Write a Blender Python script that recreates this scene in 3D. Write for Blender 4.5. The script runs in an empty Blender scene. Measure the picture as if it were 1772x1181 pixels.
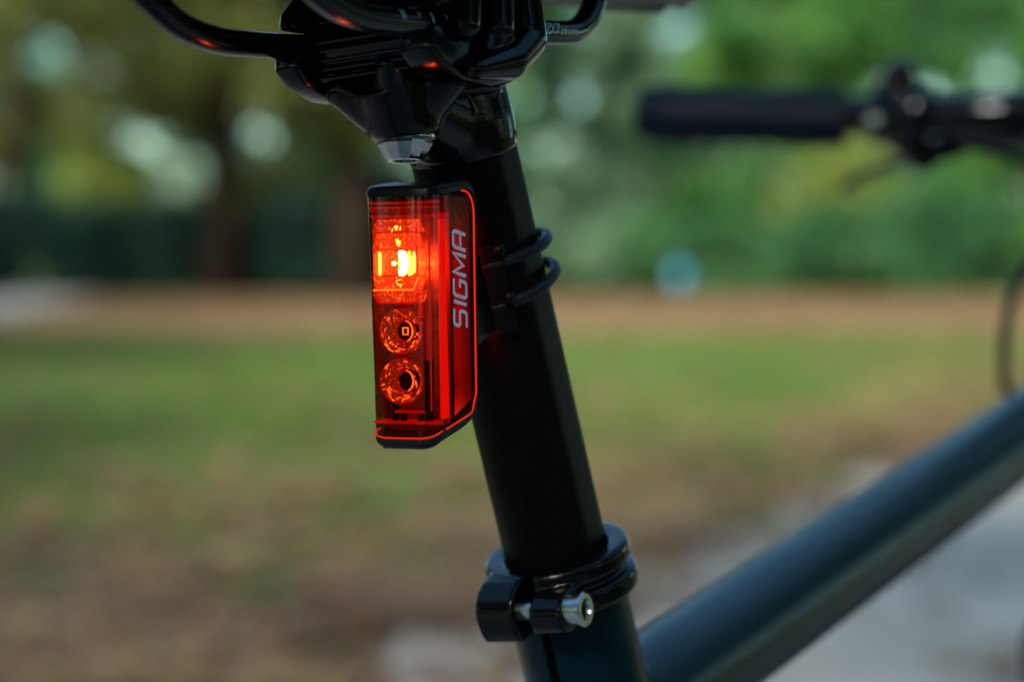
import bpy, bmesh, math, random
import numpy as np
from mathutils import Vector, Matrix
R_ = math.radians
random.seed(7); rng = np.random.default_rng(7)
scn = bpy.context.scene
COL = scn.collection

# ------------------------------------------------------------------ camera
cd = bpy.data.cameras.new("camera"); cam = bpy.data.objects.new("camera", cd); COL.objects.link(cam)
cam.location = (0, 0, 0.85); cam.rotation_euler = (R_(87.5), 0, 0)
cd.lens = 85; cd.sensor_width = 36; cd.clip_start = 0.02; cd.clip_end = 2000
cd.dof.use_dof = True; cd.dof.focus_distance = 0.664; cd.dof.aperture_fstop = 6.6
scn.camera = cam
# ------------------------------------------------------------------ sky and sun (overcast, in the shade of a park)
SUN_EL, SUN_AZ = R_(31), R_(198)
w = bpy.data.worlds.new("World"); scn.world = w; w.use_nodes = True
nt = w.node_tree; nt.nodes.clear()
sk = nt.nodes.new("ShaderNodeTexSky"); sk.sky_type = 'NISHITA'; sk.sun_disc = False
sk.sun_elevation = SUN_EL; sk.sun_rotation = SUN_AZ; sk.air_density = 1.0; sk.dust_density = 0.3; sk.ozone_density = 3.0
bg = nt.nodes.new("ShaderNodeBackground"); bg.inputs[1].default_value = 0.085
wo = nt.nodes.new("ShaderNodeOutputWorld")
tint = nt.nodes.new("ShaderNodeMix"); tint.data_type = 'RGBA'; tint.blend_type = 'MULTIPLY'; tint.inputs[0].default_value = 1
tint.inputs[7].default_value = (.80, 1.0, .93, 1)      # hazy blue-white of an overcast sky
nt.links.new(sk.outputs[0], tint.inputs[6]); nt.links.new(tint.outputs[2], bg.inputs[0]); nt.links.new(bg.outputs[0], wo.inputs[0])
sl = bpy.data.lights.new("sun", 'SUN'); sl.energy = 3.9; sl.angle = R_(9); sl.color = (1, .95, .86)
so = bpy.data.objects.new("sun", sl); COL.objects.link(so)
sd = Vector((math.sin(SUN_AZ)*math.cos(SUN_EL), math.cos(SUN_AZ)*math.cos(SUN_EL), math.sin(SUN_EL)))
so.rotation_euler = sd.to_track_quat('Z', 'Y').to_euler()
scn.view_settings.view_transform = 'Standard'; scn.view_settings.look = 'None'
scn.view_settings.gamma = 1; scn.view_settings.exposure = 1.68
scn.cycles.use_denoising = True
scn.cycles.max_bounces = 10; scn.cycles.transparent_max_bounces = 16
scn.cycles.sample_clamp_indirect = 6

# ------------------------------------------------------------------ materials
def newmat(name):
    m = bpy.data.materials.new(name); m.use_nodes = True
    n = m.node_tree; n.nodes.clear(); o = n.nodes.new("ShaderNodeOutputMaterial")
    return m, n, o
def N(n, t, **kw):
    x = n.nodes.new(t)
    for k, v in kw.items():
        if k in x.inputs: x.inputs[k].default_value = v
        else: setattr(x, k, v)
    return x
def L(n, a, b): n.links.new(a, b)
def ramp(n, fac, stops, interp='LINEAR'):
    r = n.nodes.new("ShaderNodeValToRGB"); r.color_ramp.interpolation = interp
    e = r.color_ramp.elements
    while len(e) < len(stops): e.new(0.5)
    for i, (p, c) in enumerate(stops):
        e[i].position = p; e[i].color = (*c, 1) if len(c) == 3 else c
    L(n, fac, r.inputs[0]); return r
def solid(name, col, rough=.4, metal=0, noise=.25, nscale=60, bump=.0, bscale=400, spec=.5, coat=0, tint=None):
    """principled with colour and roughness variation, object-space"""
    m, n, o = newmat(name)
    p = N(n, "ShaderNodeBsdfPrincipled", Metallic=metal)
    p.inputs['Specular IOR Level'].default_value = spec
    p.inputs['Coat Weight'].default_value = coat
    if tint: p.inputs['Specular Tint'].default_value = (*tint, 1)
    tc = N(n, "ShaderNodeTexCoord")
    no = N(n, "ShaderNodeTexNoise", Scale=nscale, Detail=5.0, Roughness=.6); L(n, tc.outputs['Object'], no.inputs['Vector'])
    lo = tuple(c*(1-noise) for c in col); hi = tuple(c*(1+noise) for c in col)
    r = ramp(n, no.outputs[0], [(.3, lo), (.7, hi)]); L(n, r.outputs[0], p.inputs['Base Color'])
    mr = N(n, "ShaderNodeMapRange"); mr.inputs[3].default_value = max(.02, rough*.8); mr.inputs[4].default_value = rough*1.25
    L(n, no.outputs[0], mr.inputs[0]); L(n, mr.outputs[0], p.inputs['Roughness'])
    if bump:
        n2 = N(n, "ShaderNodeTexNoise", Scale=bscale, Detail=3.0); L(n, tc.outputs['Object'], n2.inputs['Vector'])
        b = N(n, "ShaderNodeBump", Strength=bump, Distance=.0004); L(n, n2.outputs[0], b.inputs['Height']); L(n, b.outputs[0], p.inputs['Normal'])
    L(n, p.outputs[0], o.inputs[0]); return m

M = {}
M['gloss'] = solid('black_anodised', (.0012, .0015, .0018), .13, 0, .3, 90, .12, 900, .3)
M['post'] = solid('black_post', (.0012, .0012, .0012), .36, 0, .5, 120, .35, 1500, .07)
M['frame'] = solid('dark_petrol_paint', (.0012, .011, .016), .33, 0, .15, 40, .08, 1200, .22, tint=(.35, .75, 1))
M['rubber'] = solid('black_rubber', (.003, .0035, .005), .45, 0, .3, 200, .25, 1500, .3)
M['steel'] = solid('bright_steel', (.55, .56, .58), .2, 1, .15, 300, .15, 2500)
M['chrome'] = solid('dark_chrome', (.42, .43, .45), .12, 1, .2, 200, .1, 1500)
M['dark'] = solid('deep_black', (.002, .002, .002), .7, 0, .2, 80, 0, 1, .2)
M['grip'] = solid('grip_rubber', (.0015, .005, .011), .5, 0, .3, 200, .25, 1500, .08)
M['tyre'] = solid('tyre_rubber', (.015, .015, .015), .7, 0, .3, 90, .4, 300)
M['print'] = solid('grey_print', (.62, .72, .66), .6, 0, .35, 900)
M['logo'] = solid('pale_lilac_print', (.74, .68, .88), .5, 0, .06, 600)
M['plastic'] = solid('black_plastic', (.0018, .0018, .002), .36, 0, .3, 120, .25, 1800, .13)

def shell_mat():
    m, n, o = newmat('red_clear_plastic')
    t = N(n, "ShaderNodeBsdfTransparent"); t.inputs[0].default_value = (.92, .075, .012, 1)
    g = N(n, "ShaderNodeBsdfGlossy", Roughness=.05); g.inputs[0].default_value = (.6, .6, .6, 1)
    f = N(n, "ShaderNodeFresnel", IOR=1.47)
    tc = N(n, "ShaderNodeTexCoord"); no = N(n, "ShaderNodeTexNoise", Scale=700.0, Detail=3.0); L(n, tc.outputs['Object'], no.inputs['Vector'])
    b = N(n, "ShaderNodeBump", Strength=.08, Distance=.0002); L(n, no.outputs[0], b.inputs['Height']); L(n, b.outputs[0], g.inputs['Normal'])
    mx = N(n, "ShaderNodeMixShader"); L(n, f.outputs[0], mx.inputs[0]); L(n, t.outputs[0], mx.inputs[1]); L(n, g.outputs[0], mx.inputs[2])
    L(n, mx.outputs[0], o.inputs[0]); return m
M['shell'] = shell_mat()
def emis(name, col, st):
    m, n, o = newmat(name); e = N(n, "ShaderNodeEmission", Strength=st); e.inputs[0].default_value = (*col, 1)
    L(n, e.outputs[0], o.inputs[0]); return m
M['led'] = emis('led_core', (1, .9, .75), 46)
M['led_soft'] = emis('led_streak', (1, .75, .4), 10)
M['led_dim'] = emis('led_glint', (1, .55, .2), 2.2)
M['spill_glow'] = emis('added_red_spill', (1, .03, .006), 2.2)
M['guide'] = emis('light_guide_red', (1, .03, .006), .26)
M['guide_low'] = emis('light_guide_dim', (1, .03, .006), .12)
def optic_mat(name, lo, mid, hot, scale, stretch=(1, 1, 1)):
    """moulded clear lens with its glow painted in as emission: dark red facets, hot orange streaks and caustic specks"""
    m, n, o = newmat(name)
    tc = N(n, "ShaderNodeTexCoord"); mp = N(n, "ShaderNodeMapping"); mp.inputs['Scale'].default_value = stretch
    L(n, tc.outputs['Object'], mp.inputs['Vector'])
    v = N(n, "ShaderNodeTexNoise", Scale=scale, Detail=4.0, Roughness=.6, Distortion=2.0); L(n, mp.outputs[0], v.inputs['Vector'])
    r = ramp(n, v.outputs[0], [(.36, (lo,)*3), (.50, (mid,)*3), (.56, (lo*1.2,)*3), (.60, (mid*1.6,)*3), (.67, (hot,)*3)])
    e = N(n, "ShaderNodeEmission"); e.inputs[0].default_value = (1, .5, .14, 1); L(n, r.outputs[0], e.inputs[1])  # noise emission paints the refracted streaks and specks
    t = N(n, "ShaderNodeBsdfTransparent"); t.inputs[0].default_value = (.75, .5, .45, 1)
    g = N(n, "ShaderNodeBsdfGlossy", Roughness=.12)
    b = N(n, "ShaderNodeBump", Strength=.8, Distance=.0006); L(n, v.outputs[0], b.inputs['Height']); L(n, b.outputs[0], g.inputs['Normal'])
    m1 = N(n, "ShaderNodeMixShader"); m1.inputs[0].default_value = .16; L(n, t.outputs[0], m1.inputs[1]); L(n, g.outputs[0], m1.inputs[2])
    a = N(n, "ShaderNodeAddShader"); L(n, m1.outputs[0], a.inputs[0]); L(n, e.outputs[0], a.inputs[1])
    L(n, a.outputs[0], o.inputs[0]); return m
M['optic'] = optic_mat('glow_optic', .03, .10, 1.6, 650, (1, 1, .7))
M['optic_hot'] = optic_mat('glow_optic_hot', .05, .16, 2.4, 600, (1.6, 1, .5))
M['cup'] = optic_mat('reflector_cup', .004, .04, 1.5, 700)
M['cavity'] = solid('dark_red_cavity', (.16, .10, .09), .25, 0, .5, 250, .6, 700, .6)
def panel_mat():
    m, n, o = newmat('translucent_red_panel')
    d = N(n, "ShaderNodeBsdfDiffuse"); d.inputs[0].default_value = (.10, .03, .02, 1)
    t = N(n, "ShaderNodeBsdfTranslucent"); t.inputs[0].default_value = (.9, .3, .25, 1)
    mx = N(n, "ShaderNodeMixShader"); mx.inputs[0].default_value = .6; L(n, d.outputs[0], mx.inputs[1]); L(n, t.outputs[0], mx.inputs[2]); L(n, mx.outputs[0], o.inputs[0]); return m
M['panel'] = panel_mat()

# ------------------------------------------------------------------ helpers
def tag(o, label=None, cat=None, group=None, kind=None):
    if label: o['label'] = label
    if cat: o['category'] = cat
    if group: o['group'] = group
    if kind: o['kind'] = kind
    return o
def link(name, me, parent=None, mat=None, smooth=True):
    o = bpy.data.objects.new(name, me); COL.objects.link(o)
    if mat: me.materials.append(M[mat] if isinstance(mat, str) else mat)
    if smooth and len(me.polygons): me.polygons.foreach_set('use_smooth', [True]*len(me.polygons))
    if parent: o.parent = parent
    return o
def empty(name, loc=(0, 0, 0)):
    o = bpy.data.objects.new(name, None); COL.objects.link(o); o.location = loc; o.empty_display_size = .1; return o
class MB:
    """collects shapes, in millimetres, and links them as one mesh"""
    def __init__(s): s.v = []; s.f = []
    def add(s, v, f):
        k = len(s.v); s.v += [tuple(map(float, p)) for p in v]; s.f += [tuple(i+k for i in q) for q in f]; return s
    def tube(s, pts, rad, n=20, cap=True, flat=1.0):
        P = [Vector(p) for p in pts]; rad = rad if hasattr(rad, '__len__') else [rad]*len(P)
        ref = None; V = []
        for i, p in enumerate(P):
            t = (P[min(i+1, len(P)-1)]-P[max(i-1, 0)]).normalized()
            if ref is None:
                ref = t.orthogonal().normalized() if abs(t.z) > .9 else t.cross(Vector((0, 0, 1))).normalized()
            ref = (ref-t*ref.dot(t)).normalized(); b = t.cross(ref)
            for k in range(n):
                a = 2*math.pi*k/n; V.append(p+(ref*math.cos(a)+b*math.sin(a)*flat)*rad[i])
        F = [(i*n+k, i*n+(k+1) % n, (i+1)*n+(k+1) % n, (i+1)*n+k) for i in range(len(P)-1) for k in range(n)]
        if cap: F += [tuple(range(n))[::-1], tuple((len(P)-1)*n+k for k in range(n))]
        return s.add(V, F)
    def loop(s, pts, rad, n=12):
        P = [Vector(p) for p in pts]; m = len(P); V = []; c = sum(P, Vector())/m
        for i, p in enumerate(P):
            t = (P[(i+1) % m]-P[i-1]).normalized(); o = (p-c); o = (o-t*o.dot(t)).normalized(); b = t.cross(o)
            for k in range(n):
                a = 2*math.pi*k/n; V.append(p+(o*math.cos(a)+b*math.sin(a))*rad)
        return s.add(V, [(i*n+k, i*n+(k+1) % n, ((i+1) % m)*n+(k+1) % n, ((i+1) % m)*n+k) for i in range(m) for k in range(n)])
    def cap_s(s, a, b, ra, rb=None, n=20):
        """capsule"""
        a, b = Vector(a), Vector(b); rb = ra if rb is None else rb; d = (b-a).normalized() if (b-a).length > 1e-6 else Vector((0, 0, 1))
        pts = [a-d*ra*math.cos(t) for t in np.linspace(0, math.pi/2, 6)]; rr = [max(ra*math.sin(t), .01) for t in np.linspace(0, math.pi/2, 6)]
        pts += [b+d*rb*math.sin(t) for t in np.linspace(0, math.pi/2, 6)]; rr += [max(rb*math.cos(t), .01) for t in np.linspace(0, math.pi/2, 6)]
        return s.tube(pts, rr, n)
    def box(s, lo, hi, mat=None):
        V = [Vector((x, y, z)) for z in (lo[2], hi[2]) for y in (lo[1], hi[1]) for x in (lo[0], hi[0])]
        if mat: V = [mat @ v for v in V]
        return s.add(V, [(0, 2, 3, 1), (4, 5, 7, 6), (0, 1, 5, 4), (2, 6, 7, 3), (0, 4, 6, 2), (1, 3, 7, 5)])
    def prism(s, poly, a, b, axis='y'):
        """polygon in the plane across axis, extruded a..b"""
        n = len(poly); ax = {'x': lambda u, v, w_: (w_, u, v), 'y': lambda u, v, w_: (u, w_, v), 'z': lambda u, v, w_: (u, v, w_)}[axis]
        V = [ax(u, v, a) for u, v in poly]+[ax(u, v, b) for u, v in poly]
        return s.add(V, [tuple(range(n))[::-1], tuple(range(n, 2*n))]+[(k, (k+1) % n, n+(k+1) % n, n+k) for k in range(n)])
    def lathe(s, prof, c, axis, n=32, close=True):
        """profile of (radius, distance along axis)"""
        a = Vector(axis).normalized(); r = a.orthogonal().normalized(); b = a.cross(r); c = Vector(c); V = []
        for (rr, h) in prof:
            for k in range(n):
                t = 2*math.pi*k/n; V.append(c+a*h+(r*math.cos(t)+b*math.sin(t))*max(rr, .001))
        F = [(i*n+k, i*n+(k+1) % n, (i+1)*n+(k+1) % n, (i+1)*n+k) for i in range(len(prof)-1) for k in range(n)]
        if close: F += [tuple(range(n))[::-1], tuple((len(prof)-1)*n+k for k in range(n))]
        return s.add(V, F)
    def mesh(s, name, tf=None):
        me = bpy.data.meshes.new(name)
        me.from_pydata([tuple((tf(p) if tf else Vector(p)*.001)) for p in s.v], [], s.f)
        bm = bmesh.new(); bm.from_mesh(me); bmesh.ops.recalc_face_normals(bm, faces=bm.faces); bm.to_mesh(me); bm.free()
        return me
    def build(s, name, mat, parent=None, tf=None, smooth=True, bevel=0, remesh=0, smoothit=0, sharp=35, cut=None, sub=0):
        me = s.mesh(name, tf); o = link(name, me, None, None, False)
        mods = False
        def bake():
            dg = bpy.context.evaluated_depsgraph_get(); dg.update()
            nm = bpy.data.meshes.new_from_object(o.evaluated_get(dg)); o.modifiers.clear(); old = o.data; o.data = nm; bpy.data.meshes.remove(old); nm.name = name
        if remesh:
            x = o.modifiers.new('r', 'REMESH'); x.mode = 'VOXEL'; x.voxel_size = remesh*.001; x.adaptivity = 0; mods = True
            if smoothit:
                x = o.modifiers.new('s', 'SMOOTH'); x.iterations = smoothit; x.factor = .5
        if cut:
            co = link('cut', cut.mesh('cut', tf), None, None, False)
            x = o.modifiers.new('b', 'BOOLEAN'); x.operation = 'DIFFERENCE'; x.object = co; x.solver = 'EXACT'; mods = True
        if bevel:
            x = o.modifiers.new('v', 'BEVEL'); x.width = bevel*.001; x.segments = 3; x.limit_method = 'ANGLE'; x.angle_limit = R_(30); mods = True
        if sub:
            x = o.modifiers.new('u', 'SUBSURF'); x.levels = sub; x.render_levels = sub; mods = True
        if mods: bake()
        if cut: cm = co.data; bpy.data.objects.remove(co); bpy.data.meshes.remove(cm)
        me = o.data; me.materials.clear(); me.materials.append(M[mat] if isinstance(mat, str) else mat)
        if smooth:
            me.polygons.foreach_set('use_smooth', [True]*len(me.polygons))
            if not remesh or cut: me.set_sharp_from_angle(angle=R_(sharp))
        if parent: o.parent = parent
        return o
def spline(pts, k=8):
    """Catmull-Rom through points"""
    P = [Vector(p) for p in pts]; P = [P[0]*2-P[1]]+P+[P[-1]*2-P[-2]]; out = []
    for i in range(1, len(P)-2):
        for j in range(k):
            t = j/k; a, b, c, d = P[i-1:i+3]
            out.append(.5*((2*b)+(c-a)*t+(2*a-5*b+4*c-d)*t*t+(3*b-a-3*c+d)*t**3))
    out.append(P[-2]); return out
def textmesh(body, size, shear=0, align='LEFT'):
    cu = bpy.data.curves.new('t', 'FONT'); cu.body = body; cu.size = size; cu.shear = shear; cu.align_x = align; cu.resolution_u = 3
    o = bpy.data.objects.new('t', cu); COL.objects.link(o)
    dg = bpy.context.evaluated_depsgraph_get(); dg.update()
    me = bpy.data.meshes.new_from_object(o.evaluated_get(dg))
    bm = bmesh.new(); bm.from_mesh(me); bmesh.ops.triangulate(bm, faces=bm.faces)
    for _ in range(3):
        e = [x for x in bm.edges if x.calc_length() > size*.16]
        if e: bmesh.ops.subdivide_edges(bm, edges=e, cuts=1); bmesh.ops.triangulate(bm, faces=bm.faces)
    bm.to_mesh(me); bm.free(); v = [p.co.copy() for p in me.vertices]; f = [tuple(p.vertices) for p in me.polygons]
    bpy.data.objects.remove(o); bpy.data.curves.remove(cu); bpy.data.meshes.remove(me)
    return v, f
def ribbon(pts, wd):
    """flat mitred stroke in 2-D"""
    P = [Vector(p) for p in pts]; n = len(P); A = []; B = []
    for i in range(n):
        d0 = (P[i]-P[i-1]).normalized() if i else None; d1 = (P[i+1]-P[i]).normalized() if i < n-1 else None
        d0 = d0 or d1; d1 = d1 or d0; t = (d0+d1).normalized(); nn = Vector((-t.y, t.x)); c = max(.5, nn.dot(Vector((-d0.y, d0.x))))
        A.append(P[i]+nn*wd/2/c); B.append(P[i]-nn*wd/2/c)
    return A+B, [(i, i+1, n+i+1, n+i) for i in range(n-1)]

# ------------------------------------------------------------------ ground, path, lawn
def sheet(name, poly, z, mat, sub=None):
    me = bpy.data.meshes.new(name); me.from_pydata([(x, y, z) for x, y in poly], [], [tuple(range(len(poly)))])
    o = link(name, me, None, mat, False); tag(o, kind='structure'); return o
def ground_mat(name, stops, s1, s2, bump=.3, rough=.9):
    m, n, o = newmat(name); p = N(n, "ShaderNodeBsdfPrincipled", Roughness=rough); p.inputs['Specular IOR Level'].default_value = .1
    tc = N(n, "ShaderNodeTexCoord")
    a = N(n, "ShaderNodeTexNoise", Scale=s1, Detail=4.0, Roughness=.6); b = N(n, "ShaderNodeTexNoise", Scale=s2, Detail=4.0, Roughness=.7)
    L(n, tc.outputs['Object'], a.inputs['Vector']); L(n, tc.outputs['Object'], b.inputs['Vector'])
    mx = N(n, "ShaderNodeMix", data_type='FLOAT'); mx.inputs[0].default_value = .35; L(n, a.outputs[0], mx.inputs[2]); L(n, b.outputs[0], mx.inputs[3])
    r = ramp(n, mx.outputs[0], stops); L(n, r.outputs[0], p.inputs['Base Color'])
    bu = N(n, "ShaderNodeBump", Strength=bump, Distance=.02); L(n, b.outputs[0], bu.inputs['Height']); L(n, bu.outputs[0], p.inputs['Normal'])
    L(n, p.outputs[0], o.inputs[0]); return m
def clump(X, Y, s=1.0):
    q = np.sin(X*7.1*s+1.3*np.sin(Y*3.3*s))*np.sin(Y*4.3*s+1.7*np.sin(X*3.9*s)+.6)+.6*np.sin(X*3.1*s+Y*2.2*s+2)*np.sin(Y*2.7*s-X*1.9*s)
    return np.clip(.5+.9*q, 0, 1)
M['soil'] = ground_mat('lawn_soil', [(.32, (.090, .055, .022)), (.40, (.115, .080, .030)), (.46, (.075, .095, .022)), (.57, (.080, .130, .024))], .42, 5)
M['gravel'] = ground_mat('gravel', [(.35, (.30, .28, .235)), (.5, (.43, .41, .36)), (.65, (.56, .54, .48))], 1.6, 60, .5)
M['litter_bed'] = ground_mat('earth', [(.35, (.13, .068, .036)), (.5, (.17, .10, .05)), (.65, (.21, .16, .07))], .35, 2.5)
M['pale'] = ground_mat('pale_gravel', [(.35, (.44, .43, .38)), (.65, (.56, .54, .48))], 1.0, 40)
sheet('ground', [(-400, -300), (400, -300), (400, 700), (-400, 700)], 0, M['soil'])
def edge_x(y): return .80+.41*(y-7.4)
L1 = [(edge_x(y)+.10*math.sin(y*2.1)+.07*math.sin(y*5.3+1), y) for y in np.arange(-12, 60, .4)]
R1 = [(x+3.4+.1*math.sin(y*1.3), y-1.2) for x, y in L1]
sheet('path', L1+R1[::-1], .004, M['gravel'])
B1 = [(x, 20.6+.25*math.sin(x*.9)+.12*math.sin(x*2.7)) for x in np.arange(-40, 41, .5)]
sheet('earth_strip', B1+[(40, 33), (-40, 33)], .008, M['litter_bed'])
sheet('pale_path', [(-5.35, 23.6), (-5.9, 40), (-11, 40), (-12, 23.6)], .012, M['pale'])

# ------------------------------------------------------------------ foliage
def leaf_mat(name, cols, trans=.45, clump_scale=1.1):
    m, n, o = newmat(name)
    g = N(n, "ShaderNodeNewGeometry"); oi = N(n, "ShaderNodeObjectInfo")
    ad = N(n, "ShaderNodeMath", operation='MULTIPLY_ADD'); ad.inputs[1].default_value = .25; L(n, oi.outputs['Random'], ad.inputs[0]); 
    mu = N(n, "ShaderNodeMath", operation='MULTIPLY'); mu.inputs[1].default_value = .75; L(n, g.outputs['Random Per Island'], mu.inputs[0]); L(n, mu.outputs[0], ad.inputs[2])
    tc = N(n, "ShaderNodeTexCoord"); no = N(n, "ShaderNodeTexNoise", Scale=clump_scale, Detail=2.0); L(n, tc.outputs['Object'], no.inputs['Vector'])
    mr = N(n, "ShaderNodeMapRange"); mr.inputs[1].default_value = .35; mr.inputs[2].default_value = .65; mr.inputs[3].default_value = 0; mr.inputs[4].default_value = 1; L(n, no.outputs[0], mr.inputs[0])
    mm = N(n, "ShaderNodeMix", data_type='FLOAT'); mm.inputs[0].default_value = .5; L(n, ad.outputs[0], mm.inputs[2]); L(n, mr.outputs[0], mm.inputs[3])
    r = ramp(n, mm.outputs[0], cols)
    d = N(n, "ShaderNodeBsdfPrincipled", Roughness=.5); d.inputs['Specular IOR Level'].default_value = .35; L(n, r.outputs[0], d.inputs['Base Color'])
    t = N(n, "ShaderNodeBsdfTranslucent"); L(n, r.outputs[0], t.inputs[0])
    mx = N(n, "ShaderNodeMixShader"); mx.inputs[0].default_value = trans; L(n, d.outputs[0], mx.inputs[1]); L(n, t.outputs[0], mx.inputs[2])
    L(n, mx.outputs[0], o.inputs[0]); return m
M['leaf_olive'] = leaf_mat('leaf_olive', [(0, (.025, .04, .01)), (.5, (.10, .12, .02)), (1, (.24, .24, .05))])
M['leaf_green'] = leaf_mat('leaf_green', [(0, (.012, .07, .015)), (.5, (.05, .18, .03)), (1, (.19, .34, .07))])
M['leaf_teal'] = leaf_mat('leaf_teal', [(0, (.006, .025, .02)), (.5, (.015, .055, .034)), (1, (.04, .10, .05))])
M['leaf_mid'] = leaf_mat('leaf_mid', [(0, (.008, .045, .015)), (.5, (.035, .13, .04)), (1, (.11, .24, .09))])
M['leaf_pale'] = leaf_mat('leaf_pale', [(0, (.06, .13, .06)), (.5, (.13, .24, .12)), (1, (.26, .38, .24))])  # pale colour stands in for glints on the leaves
M['leaf_yellow'] = leaf_mat('leaf_yellow', [(0, (.09, .13, .02)), (.5, (.17, .24, .04)), (1, (.28, .33, .09))])
M['bark'] = ground_mat('bark', [(.35, (.008, .005, .003)), (.5, (.016, .010, .006)), (.65, (.028, .018, .010))], 2, 14, .8)
M['bark_green'] = ground_mat('mossy_bark', [(.35, (.02, .03, .018)), (.5, (.04, .06, .03)), (.65, (.06, .08, .045))], 2, 14, .8)

def leaves_mesh(name, blobs, n, size, droop=0):
    """leaf-shaped folded quads filling a list of ellipsoids (cx,cy,cz,rx,ry,rz)"""
    B = np.array(blobs, float); vol = B[:, 3]*B[:, 4]*B[:, 5]; idx = rng.choice(len(B), n, p=vol**.8/np.sum(vol**.8))
    u = rng.normal(size=(n, 3)); u /= np.linalg.norm(u, axis=1)[:, None]
    rr = rng.random(n)**.45; c = B[idx, :3]+u*rr[:, None]*B[idx, 3:6]
    c += rng.normal(scale=.06, size=(n, 3))
    a = rng.normal(size=(n, 3)); a[:, 2] -= droop; a /= np.linalg.norm(a, axis=1)[:, None]
    b = np.cross(a, rng.normal(size=(n, 3))); b /= np.linalg.norm(b, axis=1)[:, None]; nn = np.cross(a, b)
    s = size*rng.uniform(.6, 1.35, n)[:, None]
    V = np.stack([c-a*s*.5, c+b*s*.28+nn*s*.08, c+a*s*.5, c-b*s*.28+nn*s*.08], 1)
    V[:, :, 2] = np.maximum(V[:, :, 2], .01)
    me = bpy.data.meshes.new(name); me.vertices.add(n*4); me.vertices.foreach_set('co', V.reshape(-1))
    me.loops.add(n*4); me.loops.foreach_set('vertex_index', np.arange(n*4)); me.polygons.add(n)
    me.polygons.foreach_set('loop_start', np.arange(0, n*4, 4)); me.update(calc_edges=True); return me
def crown_blobs(h0, h1, rad, k):
    out = []
    for i in range(k):
        t = random.random(); z = h0+(h1-h0)*t; r = rad*(.35+.75*math.sin(math.pi*min(max(t, .08), .95)))
        a = random.uniform(0, 6.28); d = r*random.random()**.5; s = random.uniform(.35, 1.0)*rad*.30
        out.append((d*math.cos(a), d*math.sin(a), z, s, s, s*.7))
    return out
def tree(x, y, h0, h1, rad, td, leaf, nleaf, lsize, label, bark='bark', k=62, cat='tree', group=None, lean=0, src=None):
    r = empty('tree', (x, y, 0)); tag(r, label, cat, group)
    if src is None:
        tb = MB(); H = h0+(h1-h0)*.55
        pts = [(lean*z*60+25*math.sin(z*1.7), 18*math.sin(z*1.1+1), z*1000) for z in np.linspace(-.1, H, 10)]
        tb.tube(pts, [td*500*(1.35 if i == 0 else 1)*(1-.6*i/10) for i in range(10)], 12)
        bl = crown_blobs(h0, h1, rad, k)
        for b in bl[:8]:
            z0 = random.uniform(max(h0*.8, .5), H)*1000
            p0 = (lean*z0*.06, 0, z0); p2 = (b[0]*1000, b[1]*1000, b[2]*1000); p1 = tuple((p0[i]+p2[i])/2+(200 if i == 2 else 0) for i in range(3))
            tb.tube(spline([p0, p1, p2], 3), [td*130, td*110, td*100, td*80, td*65, td*45, td*30], 7)
        link('trunk', tb.mesh('trunk'), r, bark)
        link('crown', leaves_mesh('crown', bl, int(nleaf*2.1), lsize, .3), r, leaf, False)
    else:
        for ch in src.children:
            c = ch.copy(); COL.objects.link(c); c.parent = r
    return r
def shrub(x, y, h, rad, leaf, nleaf, label, lsize=.13, name='shrub'):
    r = empty(name, (x, y, 0)); tag(r, label, 'shrub')
    bl = [(random.uniform(-1, 1)*rad*.7, random.uniform(-.5, .5)*rad, random.uniform(.12, .8)*h, rad*.4, rad*.4, h*.25) for _ in range(12)]
    st = MB()
    for b in bl[:6]: st.tube(spline([(b[0]*150, b[1]*150, 0), (b[0]*500, b[1]*400, b[2]*500), (b[0]*1000, b[1]*1000, b[2]*1000)], 3), 14, 6)
    link('stem', st.mesh('stem'), r, 'bark'); link('foliage', leaves_mesh('foliage', bl, int(nleaf*1.8), lsize), r, leaf, False)
    return r
# trees at the far edge of the lawn
t_a = tree(-4.0, 33, 2.3, 9, 3.0, .48, 'leaf_olive', 9000, .17, 'thick dark trunk left of the red lamp, olive leaves hanging low', lean=.2)
t_b = tree(-2.1, 31.5, 2.2, 9, 2.6, .55, 'leaf_olive', 8000, .17, 'dark brown tree just behind the left edge of the red lamp')
t_c = tree(6.1, 47, 3.6, 12, 3.4, .66, 'leaf_green', 9000, .18, 'tall grey-green trunk rising behind the handlebar clamp', 'bark_green')
tree(-7.6, 37, 2.0, 9, 3.0, .4, 'leaf_olive', 8500, .17, 'leafy yellow-olive tree at the top left corner behind the saddle rail')
tree(1.5, 40, 2.6, 8, 1.9, .13, 'leaf_pale', 4200, .15, 'slender young tree just right of the seatpost', 'bark_green', 34)
tree(2.3, 41, 2.8, 8, 1.9, .12, 'leaf_pale', 4200, .15, 'second slender young tree right of the seatpost, left of the grip', 'bark_green', 34)
tree(4.2, 38, 2.9, 9, 2.4, .2, 'leaf_green', 6500, .17, 'bright green tree arching above the handlebar grip', 'bark_green', 40)
tree(8.6, 39, 2.4, 9, 3.0, .35, 'leaf_green', 8000, .17, 'bright green leafy tree at the top right corner beyond the handlebar')
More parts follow.
